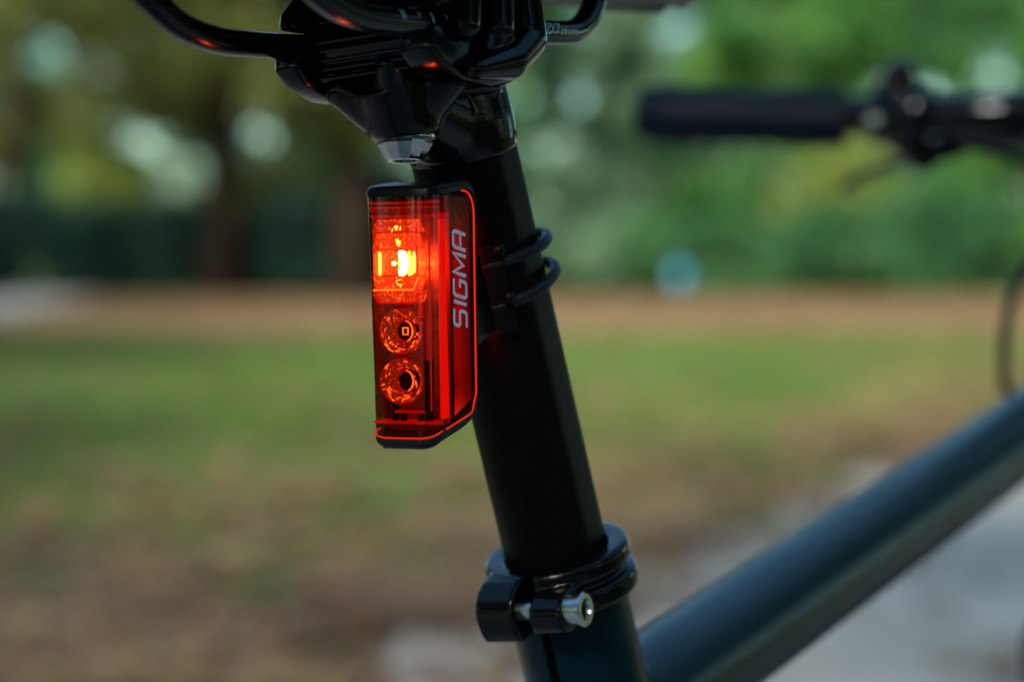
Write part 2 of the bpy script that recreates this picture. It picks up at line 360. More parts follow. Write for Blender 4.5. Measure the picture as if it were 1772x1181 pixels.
# shrubs along the foot of the trees
for a in [(-7.0, 34.6, 1.5, 1.3, 'leaf_teal', 4200, 'very dark low shrub at the far left edge, behind the pale path'),
          (-5.2, 34.2, 1.35, 1.2, 'leaf_teal', 4200, 'dark blue-green shrub just left of the thick trunk'),
          (-3.0, 33.8, 1.5, 1.2, 'leaf_teal', 4200, 'dark shrub between the thick trunk and the red lamp'),
          (-1.2, 34, 1.9, 1.2, 'leaf_teal', 4200, 'dark green shrub directly behind the red lamp'),
          (.9, 34.4, 1.2, 1.1, 'leaf_pale', 4200, 'green shrub just right of the seatpost at the lawn edge'),
          (2.6, 34, 1.25, 1.1, 'leaf_mid', 3400, 'mid-green shrub below the end of the handlebar grip'),
          (4.4, 34.8, 1.3, 1.2, 'leaf_mid', 4800, 'green shrub below the brake lever'),
          (6.2, 34.2, 1.7, 1.2, 'leaf_mid', 4800, 'full green shrub right of the brake lever'),
          (8.0, 34.8, 1.6, 1.3, 'leaf_green', 4800, 'green shrub at the right edge above the cable loop'),
          (5.0, 37.6, 2.6, 1.1, 'leaf_yellow', 2600, 'taller light green bush behind the brake lever shrubs'),
          (3.0, 38.5, 2.2, .9, 'leaf_green', 2000, 'loose green bush seen through the gap under the grip'),
          (6.9, 38.2, 2.3, 1.0, 'leaf_green', 2600, 'tall loose bush behind the bright shrubs at the right edge'),
          (1.3, 37.5, 2.5, .8, 'leaf_pale', 2400, 'thin pale green bush between the seatpost and the grip'),
          (-5.2, 43, 4.2, 1.9, 'leaf_olive', 4200, 'tall loose olive bush seen left of the thick trunk'),
          (-2.9, 44, 4.4, 1.6, 'leaf_mid', 3800, 'tall loose bush seen between the two dark trunks'),
          (2.9, 46, 4.6, 2.2, 'leaf_pale', 5200, 'tall pale green bush behind the slender young trees'),
          (8.6, 45, 4.2, 2.0, 'leaf_yellow', 4200, 'tall yellow-green bush behind the handlebar clamp'),
          (-6.2, 37.5, 2.4, 1.0, 'leaf_yellow', 2000, 'thin yellow-green bush behind the dark shrubs at far left')]:
    shrub(*a)
# farther trees with light between them
far_src = []
for i, (x, y, lf, lb) in enumerate([(-10, 56, 'leaf_mid', 'far pale tree behind the top left foliage'), (-5.6, 60, 'leaf_mid', 'far tree seen through gaps left of the thick trunk'),
        (-1.5, 58, 'leaf_mid', 'far tree hidden mostly by the red lamp and its dark trees'), (2.6, 62, 'leaf_green', 'far light green tree between the seatpost and the grip'),
        (6.8, 64, 'leaf_green', 'far light green tree above the handlebar grip'), (11, 60, 'leaf_green', 'far yellow-green tree beyond the top right corner')]):
    far_src.append(tree(x, y, 1.2, 12, 3.2, .4, lf, 7500, .24, lb, 'bark_green', 70))
# the wood that closes the view
wb = [(x+random.uniform(-2, 2), random.uniform(78, 96), random.uniform(0, 10), 1.5, 1.5, 1.3) for x in np.arange(-30, 30, .16)]
wood = link('far_wood', leaves_mesh('far_wood', wb, 42000, .36), None, 'leaf_mid', False); tag(wood, 'hazy green wood closing the view behind all the trees', 'wood', kind='stuff')
# neighbouring park trees round the cyclist's spot (they shade the bicycle and mirror darkly in its paint)
for k, (x, y) in enumerate([(-9, 6), (-11, 15), (-8, -5), (-2.5, -9), (5, -9), (11, -3), (11, 8), (13, 19), (-14, 26), (15, 29), (-17, -2), (17, 2), (0, -16), (9, -15), (-10, -15)]):
    s = [t_a, t_c, t_b][k % 3]
    r = tree(x, y, 0, 0, 0, 0, None, 0, 0, 'park tree standing round the open lawn outside the picture', src=s, group='park trees round the lawn')
    r.rotation_euler.z = k*1.9; r.scale = (1.25, 1.25, 1.15)

rb = []
for k in range(150):
    a = random.uniform(R_(35), R_(325)); d = random.uniform(15, 22)
    rb.append((d*math.sin(a), d*math.cos(a), random.uniform(.5, 8), 2.2, 2.2, 1.8))
ringw = link('side_wood', leaves_mesh('side_wood', rb, 70000, .42), None, 'leaf_teal', False); tag(ringw, 'dark wood standing behind and beside the open lawn, outside the picture', 'wood', kind='stuff')
# grass blades and fallen leaves
def scatter(name, n, yr, wfun, mk, mat, label, cat):
    Y = yr[0]*(yr[1]/yr[0])**rng.random(n); hw = Y*.235+.3; X = rng.uniform(-1, 1, n)*hw
    keep = wfun(X, Y) > rng.random(n); X, Y = X[keep], Y[keep]; V = mk(X, Y); k = V.shape[1]; m = len(X)
    me = bpy.data.meshes.new(name); me.vertices.add(m*k); me.vertices.foreach_set('co', V.reshape(-1))
    me.loops.add(m*k); me.loops.foreach_set('vertex_index', np.arange(m*k)); me.polygons.add(m)
    me.polygons.foreach_set('loop_start', np.arange(0, m*k, k)); me.update(calc_edges=True)
    o = link(name, me, None, mat, False); tag(o, label, cat, kind='stuff'); return o
def onlawn(X, Y): return (X < edge_x(Y)-.05+.1*np.sin(Y*2.1)) & (Y < 20.6)
def blades(X, Y):
    m = len(X); a = rng.uniform(0, 6.28, m); h = rng.uniform(.02, .06, m); wd = .003+.0006*Y; t = rng.normal(scale=.02, size=(m, 2))
    p0 = np.stack([X-np.cos(a)*wd, Y-np.sin(a)*wd, np.zeros(m)], 1); p1 = np.stack([X+np.cos(a)*wd, Y+np.sin(a)*wd, np.zeros(m)], 1)
    p2 = np.stack([X+t[:, 0], Y+t[:, 1], h], 1); return np.stack([p0, p1, p2], 1)
def patch(X, Y): return .5+.5*np.sin(X*1.7+Y*.6+.8)*np.sin(Y*.9-X*.8)
M['blade'] = leaf_mat('grass_blade', [(0, (.04, .09, .012)), (.6, (.075, .14, .018)), (1, (.14, .15, .04))], .3)
scatter('grass', 130000, (4.5, 21), lambda X, Y: onlawn(X, Y)*np.clip(-.1+1.0*patch(X, Y)+(Y-7)*.04, .04, 1)*(.15+.85*clump(X+3, Y, .8))*np.clip((Y-5.4)*.5+.1, .06, 1), blades, 'blade', 'short green grass of the lawn, thin and worn towards the path', 'grass')
def fleaf(X, Y):
    m = len(X); a = rng.uniform(0, 6.28, m); s = rng.uniform(.03, .07, m); b = a+1.57; z = rng.uniform(.012, .03, m)
    def q(u, v, dz): return np.stack([X+np.cos(a)*s*u+np.cos(b)*s*v, Y+np.sin(a)*s*u+np.sin(b)*s*v, z+dz*s*rng.uniform(0, 1, m)], 1)
    return np.stack([q(-1, 0, .5), q(-.1, -.6, 0), q(1, 0, .5), q(-.1, .6, 0)], 1)
M['fallen'] = leaf_mat('fallen_leaf', [(0, (.10, .045, .018)), (.45, (.20, .105, .04)), (.8, (.33, .22, .08)), (.86, (.36, .27, .09)), (1, (.66, .54, .24))], .15)
def litter_w(X, Y):
    d = np.abs(X-edge_x(Y)-(-.25)); on = (X < edge_x(Y)); return np.clip(clump(X, Y)*1.5+.12, 0, 1)*np.clip(np.exp(-(d/np.where(on, .7, .45))**2)*.7+on*(.24*np.exp(-(d/2.2)**2)+.1*np.exp(-((Y-4.8)/1.2)**2)+.13*(1-patch(X, Y)))+.02, 0, 1)*(Y < 20)+.30*(Y > 20.5)
scatter('fallen_leaves', 34000, (4.3, 32.5), litter_w, fleaf, 'fallen', 'brown and yellow fallen leaves along the path edge and under the trees', 'leaves')
# small pale blue marker at the foot of the shrubs
mk = empty('marker_post', (2.15, 31.0, 0)); tag(mk, 'small light blue marker at the foot of the shrubs, right of the seatpost', 'marker')
M['blue'] = solid('light_blue_plastic', (.05, .25, .36), .3, 0, .05)
M['bluepost'] = solid('grey_post', (.1, .12, .12), .6)
MB().box((-18, -18, 0), (18, 18, 230)).build('post', 'bluepost', mk, bevel=4)
MB().lathe([(2, 0), (80, 4), (105, 40), (105, 180), (80, 215), (2, 220)], (0, 0, 228), (0, 0, 1), 24).build('cap', 'blue', mk)

# ------------------------------------------------------------------ bicycle
# bike frame of reference: x forward, y to its left, z up; millimetres from a point O on the seatpost axis
TH, LEAN = R_(28), R_(5.5)
F3 = Vector((math.sin(TH), math.cos(TH), 0)); L0 = Vector((-math.cos(TH), math.sin(TH), 0)); Z3 = Vector((0, 0, 1))
U3 = Z3*math.cos(LEAN)+L0*math.sin(LEAN); L3 = L0*math.cos(LEAN)-Z3*math.sin(LEAN)
O = Vector((-.00135, .70336, .81938)); HB = O.z/U3.z
ROT = Matrix((F3, L3, U3)).transposed().to_4x4()
bike = empty('bicycle'); bike.matrix_world = Matrix.Translation(O-U3*HB) @ ROT
tag(bike, 'black city bicycle leaning slightly, seen close from behind its right side', 'bicycle')
def bt(p): return Vector((p[0]*.001, p[1]*.001, p[2]*.001+HB))
def ax(z, off=0): return Vector((-.3054*z+off, 0, z))
A3 = Vector((-.2921, 0, .9564))                     # seatpost axis, upwards
P3 = Vector((.9564, 0, .2921))                      # forward, across the axis
def tf_tube(p):                                     # (x fwd, y left, s along axis) with s=0 at O
    return bt(P3*p[0]+Vector((0, p[1], 0))+A3*p[2])
def B(mb, name, mat, **k): return mb.build(name, mat, bike, bt, **k)
# seatpost
sp = MB().tube([(0, 0, s) for s in np.linspace(-190, 62, 12)], 15.45, 192)
sp.v = [(x, math.copysign(-.42*math.log(math.exp(-abs(y)/.42)+math.exp(-14.3/.42)), y), z) for x, y, z in sp.v]
sp = sp.build('seatpost', 'post', bike, tf_tube, sharp=60)
# seatpost head: forged yoke, voxel-fused
h = MB()
h.tube([tuple(A3*s) for s in (56, 60, 66, 74, 82)], [15.45, 16.3, 16.6, 16.4, 15.5], 40)
h.cap_s((-16, 0, 60), (-46, 0, 67), 14.0, 11)
h.cap_s((-24, 0, 74), (-50, 0, 74), 11, 11)
h.tube([(-50.4, -.8, 57.6), (-50.5, -.8, 59), (-51, -1, 61.5), (-52.5, -1, 67), (-56, -1, 74)], [9.2, 10.1, 10.7, 11.4, 11.6], 36)
h.cap_s((-52, 1, 64), (-60, 11.5, 71.5), 9.6, 5.4)
h.cap_s((-56, -3, 69), (-64, -6, 76), 8, 4.6)
h.cap_s((-50, -6, 68), (-50, -19, 75), 9, 5.5)
h.cap_s((-40, 0, 76), (-24, -18, 77), 9, 6)
h.cap_s((-40, 0, 76), (-24, 18, 77), 9, 6)
B(h, 'seatpost_head', 'gloss', remesh=.6, smoothit=14)
# lower cradle with fine ribs across its rear face
cr = MB()
prof = [(-68, 86), (-69.5, 81), (-66, 76), (-58, 72), (-46, 71), (-34, 73), (-26, 78), (-24, 86)]
cr.prism(prof, -23, 22)
lc = B(cr, 'lower_clamp', 'gloss', bevel=1.2)
for s_ in (-1, 1):     # rail lobes of the cradle
    b = MB(); b.prism([(-75, 84), (-75.6, 76.8), (-71, 73), (-60, 69.5), (-44, 69), (-30, 71.5), (-23, 77), (-22, 84.5)], s_*15.5, s_*(23.6 if s_ > 0 else 26.5))
    o = B(b, 'rail_lobe', 'gloss', bevel=1.6)
for k in range(5):
    z = 74.5+k*2.35; xx = -66.5-1.9*(k/4) if k < 3 else -69.2
    B(MB().tube([(-66.0-.95*k+(.6 if k > 3 else 0), -13, z), (-66.0-.95*k+(.6 if k > 3 else 0), 15.5, z)], .8, 8), 'rib', 'gloss')
# upper clamp: yoke plate and two rounded jaws over the rails
up = MB(); up.prism([(-68, 88.5), (-67, 92), (-60, 96), (-48, 98), (-34, 97), (-27, 93), (-25, 88.5)], -16.5, 16.5)
B(up, 'upper_clamp', 'gloss', bevel=1.4)
for s_ in (-1, 1):
    j = MB(); j.prism([(-73, 88), (-71.5, 93), (-64, 98.5), (-50, 101), (-36, 99.5), (-26, 95), (-24, 88)], s_*16.8, s_*(23.2 if s_ > 0 else 28))
    B(j, 'jaw', 'gloss', bevel=1.8)
# right-hand outer cheek with its hooked lower end
ck = MB()
ck.cap_s((-32, -30, 94), (-32, -30.5, 82), 6.0, 6.2); ck.cap_s((-32, -30.5, 82), (-42, -30, 75.5), 6.2, 5.6); ck.cap_s((-42, -30, 75.5), (-59, -29, 72.2), 5.6, 3.0)
ck.cap_s((-45, -29.5, 92), (-46, -29.5, 84), 5.2, 5.0); ck.cap_s((-60, -28.5, 93), (-62, -28.5, 84), 4.6, 4.4)
ck.cap_s((-46, -27, 84), (-50, -27, 77), 5.5, 4.5)
B(ck, 'clamp_cheek', 'gloss', remesh=.5, smoothit=4)
ck2 = MB(); ck2.cap_s((-32, 28, 94), (-34, 28, 80), 5.5, 5.5); ck2.cap_s((-34, 28, 80), (-48, 27, 76), 5.5, 4)
B(ck2, 'clamp_cheek', 'gloss', remesh=.5, smoothit=4)
# domed clamp bolt under the head
bx = Vector((-.10, .02, -.994)).normalized(); bc = Vector((-50.2, -.6, 57.2))
B(MB().lathe([(7.8, -1.6), (8.5, -1.0), (8.7, 0), (8.4, .8), (7.7, 1.1)], bc, bx, 48), 'bolt_washer', 'chrome')
bl = MB(); ring = []
for (rr, hh) in [(7.8, 1.1), (7.9, 1.8), (5.3, 5.7), (4.9, 6.1)]:
    ring.append((rr, hh))
bl.lathe(ring+[(3.6, 6.1), (3.1, 4.2), (.1, 4.2)], bc, bx, 12)
B(bl, 'clamp_bolt', 'chrome', sharp=20)
# saddle rails
def rail(sy):
    y = 22*sy; yr = 26*sy
    return spline([(-148, yr*1.25, 118), (-140, yr*1.1, 104), (-129.5, y*1.03, 92), (-119, y, 86.3), (-104, y, 83.6), (-86, y, 83.6), (-52, y, 84.9), (-22, y, 86.3), (6, y, 87.6), (19, y, 89.6), (29, y*.99, 95.4), (36, y*.97, 104), (48, y*.7, 113)], 8)
saddle = empty('saddle'); saddle.parent = bike
RA = None
for s_ in (-1, 1):
    p = rail(s_); o = MB().tube(p, 3.55, 24).build('rail', 'gloss', saddle, bt)
    if s_ == -1: RA = o
# saddle shell
def saddle_half(x):
    t = (x+160)/300; return 70*(1-t)**.9*min(1, (t+.02)*14)**.5*(1 if t < .99 else .6)+17*min(1, (1.0-t)*10+.3)
sv = MB(); xs = np.linspace(-160, 138, 34); n = 24; V = []
for x in xs:
    hw = saddle_half(x); zb = 106+4*math.cos((x+10)/60) if x > -40 else 101+6*abs((x+75)/85)**2
    zt = 140+10*((x+20)/150)**2
    for k in range(n):
        a = 2*math.pi*k/n; cx, sx = math.cos(a), math.sin(a); e = .62
        yy = hw*math.copysign(abs(cx)**e, cx); zz = (zt+zb)/2+(zt-zb)/2*math.copysign(abs(sx)**e, sx)
        if sx < -.4 and abs(cx) < .8: zz += 7*(1-abs(cx)/.8)
        V.append((x, yy, zz))
sv.add(V, [(i*n+k, i*n+(k+1) % n, (i+1)*n+(k+1) % n, (i+1)*n+k) for i in range(len(xs)-1) for k in range(n)]+[tuple(range(n))[::-1], tuple((len(xs)-1)*n+k for k in range(n))])
sv.build('shell', 'plastic', saddle, bt, sharp=60)
# printed marks on the right rail
def on_rail(u, v, ang0):
    """u along the rail (x), v round it in mm; ang0 = start angle from the camera side"""
    z = 86.3+(u+22)*.0464 if u > -52 else 84.9+(u+52)*.0382
    a = ang0+v/3.62; return (u, -22-3.62*math.cos(a), z+3.62*math.sin(a))
pr = MB()
for body, sz, u0, ku in (('SP', 4.6, -24, 1.75), ('\u00d87', 5.0, -10.8, 1.7), ('mm', 3.8, .3, 1.95)):
    v, f = textmesh(body, sz, .15); pr.add([on_rail(u0+p.x*ku, p.y, -.32) for p in v], f)
for (u, a, b, wd) in [(-88, .6, 3.2, 1.7), (-79.5, 1.6, 3.2, .8), (-73, -.2, 3.2, .8), (-65.5, 1.4, 3.0, .8), (-58, -.2, 3.2, .8), (-43.5, -.4, 3.0, .9)]:
    nn = 6; pr.add([on_rail(u+sx*wd/2, a+(b-a)*k/nn, -.1) for k in range(nn+1) for sx in (-1, 1)], [(2*k, 2*k+1, 2*k+3, 2*k+2) for k in range(nn)])
o = pr.build('rail_print', 'print', RA, bt, smooth=False); o['kind'] = 'stuff'
# seat tube and top tube, welded
fr = MB()
fr.tube([tuple(A3*s) for s in np.linspace(-340, -76, 20)], 18.4, 40)
t0 = Vector((20, 0, -122.5)); td = Vector((339.4, 0, 40)).normalized()
fr.tube([tuple(t0+td*s) for s in np.linspace(0, 625, 32)], 19.3, 44)
fr.cap_s((50, 0, -114), (74, 0, -113), 14.5, 13.5)
cut = MB().box((-24, -1.6, -160), (-10, 1.6, -60))
cut.v = [tuple(P3*p[0]+Vector((0, p[1], 0))+A3*p[2]) for p in cut.v]
B(fr, 'frame_tube', 'frame', remesh=1.5, smoothit=24, cut=cut)
B(MB().tube([tuple(A3*s) for s in (-600, -330)], 18.2, 32), 'seat_tube', 'frame')
bb = A3*-568
B(MB().tube([tuple(bb), (655, 0, -110)], 23, 32), 'down_tube', 'frame')
B(MB().tube([(668, 0, -160), (628, 0, -5)], 21, 32), 'head_tube', 'frame')
B(MB().tube([tuple(bb+Vector((0, -35, 0))), tuple(bb+Vector((0, 35, 0)))], 22, 32), 'bottom_bracket', 'gloss')
rax, fax = Vector((-262, 0, -480)), Vector((850, 0, -480))
for s_ in (-1, 1):
    B(MB().tube([tuple(bb+Vector((0, s_*30, 0))), tuple(rax+Vector((0, s_*62, 0)))], 9, 16), 'chain_stay', 'frame')
    B(MB().tube([tuple(A3*-230+Vector((0, s_*14, 0))), tuple(rax+Vector((0, s_*62, 0)))], 7, 16), 'seat_stay', 'frame')
    B(MB().tube(spline([(670, 0, -162), (680, s_*50, -190), (740, s_*52, -300), tuple(fax+Vector((0, s_*52, 0)))], 5), 10, 16), 'fork_leg', 'frame')
def wheel(c):
    wg = empty('wheel'); wg.parent = bike
    pts = [c+Vector((math.cos(a), 0, math.sin(a)))*322 for a in np.linspace(0, 2*math.pi, 72, endpoint=False)]
    MB().loop(pts, 19, 14).build('tyre', 'tyre', wg, bt)
    MB().loop([c+(p-c)*(302/322) for p in pts], 9, 10).build('rim', 'plastic', wg, bt)
    MB().tube([tuple(c+Vector((0, -50, 0))), tuple(c+Vector((0, 50, 0)))], 18, 20).build('hub', 'steel', wg, bt)
    s = MB()
    for k in range(28):
        a = k*2*math.pi/28; s.tube([tuple(c+Vector((math.cos(a+.4)*16, (25 if k % 2 else -25), math.sin(a+.4)*16))), tuple(c+Vector((math.cos(a), 0, math.sin(a)))*298)], 1, 5, False)
    s.build('spokes', 'steel', wg, bt)
wheel(rax); wheel(fax)
# seat clamp collar: built across the seat-tube axis
co = MB()
def ringp(r0, r1, z0, z1, mb, ex=0):
    mb.lathe([(r0, z0), (r1-.8, z0), (r1, z0+.9), (r1, z1-.9), (r1-.8, z1), (r0, z1), (r0, z0)], (ex, 0, 0), (0, 0, 1), 72, close=False)
ringp(15.7, 21.9, -72, -65.8, co); ringp(15.9, 20.0, -75, -71, co); ringp(15.9, 22.6, -80.6, -74, co)
# lugs either side of the slot
for (y0, y1) in ((1.6, 14.2), (-2.6, -13.4)):
    q = [(-14, -66), (-19, -66.1), (-23, -66.5), (-26.5, -67.8), (-29, -69.8), (-30.6, -72.5), (-31, -76), (-30.3, -80), (-28.5, -83.2), (-24, -83.6), (-16, -83)]
    if y0 < 0: q = [(-15, -69.5), (-23, -70), (-26.5, -70.8), (-29, -72.5), (-30.2, -75), (-30, -78), (-28.2, -80.8), (-25, -82), (-16, -82)]
    co.prism(q, y0, y1)
cutc = MB().box((-40, -2.5, -90), (-12, 1.6, -50))
co.build('seat_clamp', 'gloss', bike, tf_tube, remesh=.5, smoothit=16, cut=cutc)
MB().tube([(-24.5, 6, -75), (-24.5, -6, -75)], 2.9, 20).build('clamp_thread', 'steel', bike, tf_tube)
hd = MB(); hd.lathe([(4.3, 0), (4.5, .4), (4.5, 4.0), (5.0, 4.4), (5.1, 5.3), (4.6, 5.8), (3.1, 5.8), (2.8, 5.2), (2.75, 2.6), (.1, 2.6)], (-24.5, -13.2, -75), (0, -1, 0), 36)
hb = hd.build('clamp_screw', 'steel', bike, tf_tube, sharp=30)
MB().lathe([(2.7, 0), (2.7, .3), (.1, .3)], (-24.5, -16.8, -75), (0, -1, 0), 6).build('socket', 'dark', hb, tf_tube)
# handlebar, grip, brake, cable
bar = spline([(648, 250, 123), (660, 180, 117), (671, 104, 108), (680, 50, 103), (700, 0, 99), (690, -50, 96), (671, -104, 92), (660, -180, 92), (648, -250, 92)], 6)
B(MB().tube(bar, [11.1+4.5*max(0, 1-abs(i-24)/9) for i in range(len(bar))], 24), 'handlebar', 'gloss')
B(MB().tube([(632, -10, 40), (634, -8, 88), (670, 0, 98), (700, 0, 99)], [17, 19, 18, 20], 24), 'stem', 'gloss')
B(MB().tube([(622, 0, 0), (632, -8, 45)], 17, 24), 'spacer', 'gloss')
for s_ in (1, -1):
    z = (lambda t: 125-16*t) if s_ == 1 else (lambda t: 92)
    g = [(647+22*t, s_*(247-115*t), z(t)) for t in np.linspace(0, 1, 12)]
    rr = [14.5, 17.2, 17.4, 16.9, 16.2, 15.8, 15.6, 15.8, 16.3, 16.6, 16.4, 15.6]
    B(MB().tube(g, rr, 28), 'grip', 'grip')
    zc = 108 if s_ == 1 else 92
    br = empty('brake_lever'); br.parent = bike
    m = MB(); m.cap_s((671, s_*112, zc), (671, s_*92, zc), 15.5, 15); m.cap_s((671, s_*104, zc+12), (668, s_*98, zc+22), 11, 9.5)
    m.cap_s((676, s_*104, zc-8), (684, s_*94, zc-24), 11.5, 9.5); m.cap_s((684, s_*94, zc-22), (692, s_*78, zc-20), 8, 7)
    m.build('housing', 'gloss', br, bt, remesh=1.4, smoothit=3)
    lv = spline([(684, s_*95, zc-20), (704, s_*108, zc-24), (712, s_*128, zc-26), (713, s_*142, zc-29), (709, s_*153, zc-36)], 5)
    MB().tube(lv, [5.6-1.0*i/(len(lv)-1) for i in range(len(lv))], 14, flat=.6).build('blade', 'gloss', br, bt)
    MB().tube(spline([(676, s_*96, zc-6), (684, s_*60, zc-15), (690, s_*30, zc-24), (694, 0, zc-34)], 5), 5.0, 14).build('shift_cable', 'rubber', br, bt)
    MB().lathe([(.1, 0), (3.6, .3), (4.2, 2), (4.2, 5)], (655, s_*112, zc-2), (1, 0, 0), 20).build('screw', 'steel', br, bt)
    MB().lathe([(.1, 0), (2.8, .3), (3.2, 2), (3.2, 5)], (655, s_*107, zc+21), (1, 0, 0), 20).build('screw', 'steel', br, bt)
    hose = [(690, s_*78, zc-18), (700, s_*50, zc-27), (705, s_*20, zc-46), (700, 0, zc-70), (680, -6, -10), (640, 0, -60)] if s_ == 1 else [(690, -78, 74), (700, -40, 72), (690, -10, 40), (668, 22, 0), (640, 20, -60)]
    MB().tube(spline(hose, 6), 2.8, 12).build('hose', 'rubber', br, bt)
lp = spline([(700, -30, 50), (640, -4, 36), (609, 20, 16), (603, 29, -6), (601, 32.7, -27), (602, 32.5, -50), (625, 20, -85)], 8)
B(MB().tube(lp, 2.9, 12), 'brake_cable', 'rubber')
B(MB().tube([tuple(bb+Vector((0, -70, 0))), tuple(bb+Vector((110, -78, -130)))], 9, 12), 'crank', 'gloss')
B(MB().tube([tuple(bb+Vector((0, 70, 0))), tuple(bb+Vector((-110, 78, 130)))], 9, 12), 'crank', 'gloss')
B(MB().lathe([(30, 0), (90, 0), (90, 3), (30, 3), (30, 0)], bb+Vector((0, -52, 0)), (0, 1, 0), 48, False), 'chainring', 'gloss')
# side stand: takes the bicycle's slight lean
B(MB().tube([tuple(bb+Vector((-70, 40, -20))), (40, 205, -800)], 8, 14), 'side_stand', 'gloss')

# ------------------------------------------------------------------ rear lamp
# lamp frame: x to the right, y forward (away from the rider behind), z up; millimetres from the foot of its front face
lamp = empty('rear_light')
LF = Matrix((Vector((math.cos(TH), -math.sin(TH), 0)), Vector((math.sin(TH), math.cos(TH), 0)), Z3)).transposed().to_4x4()
lamp.matrix_world = Matrix.Translation((-.0303, .6543, .7941)) @ LF @ Matrix.Rotation(R_(-.9), 4, 'Y')
tag(lamp, 'lit red rear light strapped upright to the seatpost, its upper lamp glowing white-hot', 'bike light')
def LT(p): return Vector((p[0]*1.075, p[1]*1.13, p[2]))*.001
def T(mb, name, mat, **k): return mb.build(name, mat, lamp, LT, **k)
D = 20.5
def outline(inset=0, yb=D):
    pts = []; w_ = 10.2-inset; rc = 3.4
    pts.append((-w_, yb)); pts.append((-w_, yb*.6)); pts.append((-w_, 5+inset))
    for a in np.linspace(180, 262, 7): pts.append((-w_+rc+rc*math.cos(R_(a)), 3.6+inset+rc*math.sin(R_(a))))
    for x in np.linspace(-w_+rc+.6, w_-rc-.6, 9): pts.append((x, inset-.75*(1-(x/w_)**2)+.15))
    for a in np.linspace(278, 360, 7): pts.append((w_-rc+rc*math.cos(R_(a)), 3.6+inset+rc*math.sin(R_(a))))
    for yy in (.35, .5, .65, .78, .84, .88, .92, .95, .975, .99, 1): pts.append((w_, yb*yy))
    return pts
def zbot(y): y = max(0, y); t = min(1, max(0, (y-(D-6))/6.4)); return .2+.55*min(y, 3.2)+.27*max(0, y-3.2)+3.4*(1-math.sqrt(1-t*t))
def ztop(y):
    y = max(0, y); t = min(1, max(0, (y-(D-4))/4.6)); return 67.2+.12*y-4.5*(1-math.sqrt(1-t*t))
HT = 1.6
def taper(x, y, z):            # left flank leans in towards the foot
    return (x+(1.6*(1-z/67) if x < -6 else 0), y, z)
def wall(mb, o, zlo, zhi, n=10, corner=0):
    V = []
    for i in range(n+1):
        t = i/n
        for (x, y) in o:
            a, b = zlo(y), zhi(y); z = a+(b-a)*t; V.append(taper(x, y, z))
    m = len(o); mb.add(V, [(i*m+k, i*m+k+1, (i+1)*m+k+1, (i+1)*m+k) for i in range(n) for k in range(m-1)]); return mb
def lid(mb, o, zf, flip=False):
    m = len(o); base = len(mb.v); mb.v += [taper(x, y, zf(y)) for x, y in o]; mb.f.append(tuple(range(base, base+m))); return mb
oo = outline()
T(wall(MB(), oo, lambda y: zbot(y)+.05, lambda y: ztop(y)-.6, 14), 'lens', 'shell', sharp=50)
# black cap, foot and back of the housing
oc = outline(-.15, D+.6)
cp = MB(); n_ = len(oc)
def rounded(mb, zf, sg):
    rows = [(1, 0, -.7), (1, 0, .6), (.985, .15, 1.2), (.955, .45, 1.75), (.91, .9, 2.15), (.85, 1.5, 2.35)]
    V = []
    for (k1, k2, dz) in rows: V += [taper(x*k1, y*(1-k2*.05)+k2, zf(y)+sg*dz) for x, y in oc]
    m = len(rows); mb.add(V, [(i*n_+k, i*n_+(k+1) % n_, (i+1)*n_+(k+1) % n_, (i+1)*n_+k) for i in range(m-1) for k in range(n_)]+[tuple(range((m-1)*n_, m*n_)), tuple(range(n_))[::-1]])
rounded(cp, ztop, 1)
T(cp, 'top_cap', 'plastic', sharp=45)
ft = MB(); rounded(ft, zbot, -1)
T(ft, 'foot', 'rubber', sharp=45)
T(MB().prism([(D+.2, zbot(D)-1), (D+2.2, zbot(D)+1.5), (D+2.2, ztop(D)-1), (D+.2, ztop(D)+1.5)], -10.2, 10.2, 'x'), 'housing', 'plastic', bevel=1.2)
# glowing edge of the lens where light leaves its rim
e1 = [taper(10.35, y, zbot(y)+.7) for y in np.linspace(5, D-2.5, 8)]+[(10.35, D-.9, zbot(D)+1.9)]+[(10.35, D-.3, z) for z in np.linspace(12.5, 61, 10)]+[(10.35, D-.5, 63.6), (10.35, D-1.6, 66.2), (10.35, D-3.6, 67.8), (10.35, D-6.5, 68.1)]
T(MB().tube(spline(e1, 3), .24, 8), 'glow_strip', 'guide')
e2 = [taper(x, y-.15, zbot(y)+.75) for x, y in oo if y < 6]
T(MB().tube(e2, .22, 8), 'glow_strip', 'guide')
e3 = [taper(x*.97, y+.5, ztop(y)-2.5) for x, y in oo if y < 5]
T(MB().tube(e3, .28, 8), 'glow_strip', 'guide_low')
# inside: back plate, corner light guide, side panel
T(MB().box((-9.2, 9.5, 2.5), (9.0, 11, 66)), 'back_plate', 'cavity')
T(MB().box((-9.5, 3.5, 2), (-9.0, 11, 66)), 'side_wall', 'cavity')
sp_ = MB(); V = []; 
for (y, z) in [(5.2, zbot(5.2)+1.2), (D-1, zbot(D)+1.5), (D-1, 66.5), (5.2, 66.5)]: V += [(9.35, y, z), (9.3, y, z)]
sp_.add(V, [(0, 2, 4, 6), (7, 5, 3, 1), (0, 1, 3, 2), (2, 3, 5, 4), (4, 5, 7, 6), (6, 7, 1, 0)]); T(sp_, 'side_panel', 'panel')
lg = MB(); lg.box((9.45, 3.9, 6), (9.75, 6.6, 60)); lg.v = [(x, y+(1.3 if (z < 10 and y > 6) else 0), z) for x, y, z in lg.v]
T(lg, 'light_guide', 'guide', smooth=False)
T(MB().box((4, D+2.3, 14), (9.2, D+2.5, 58)), 'glow_strip', M['spill_glow'], smooth=False)  # added strip on the housing back, throws red spill onto the bracket
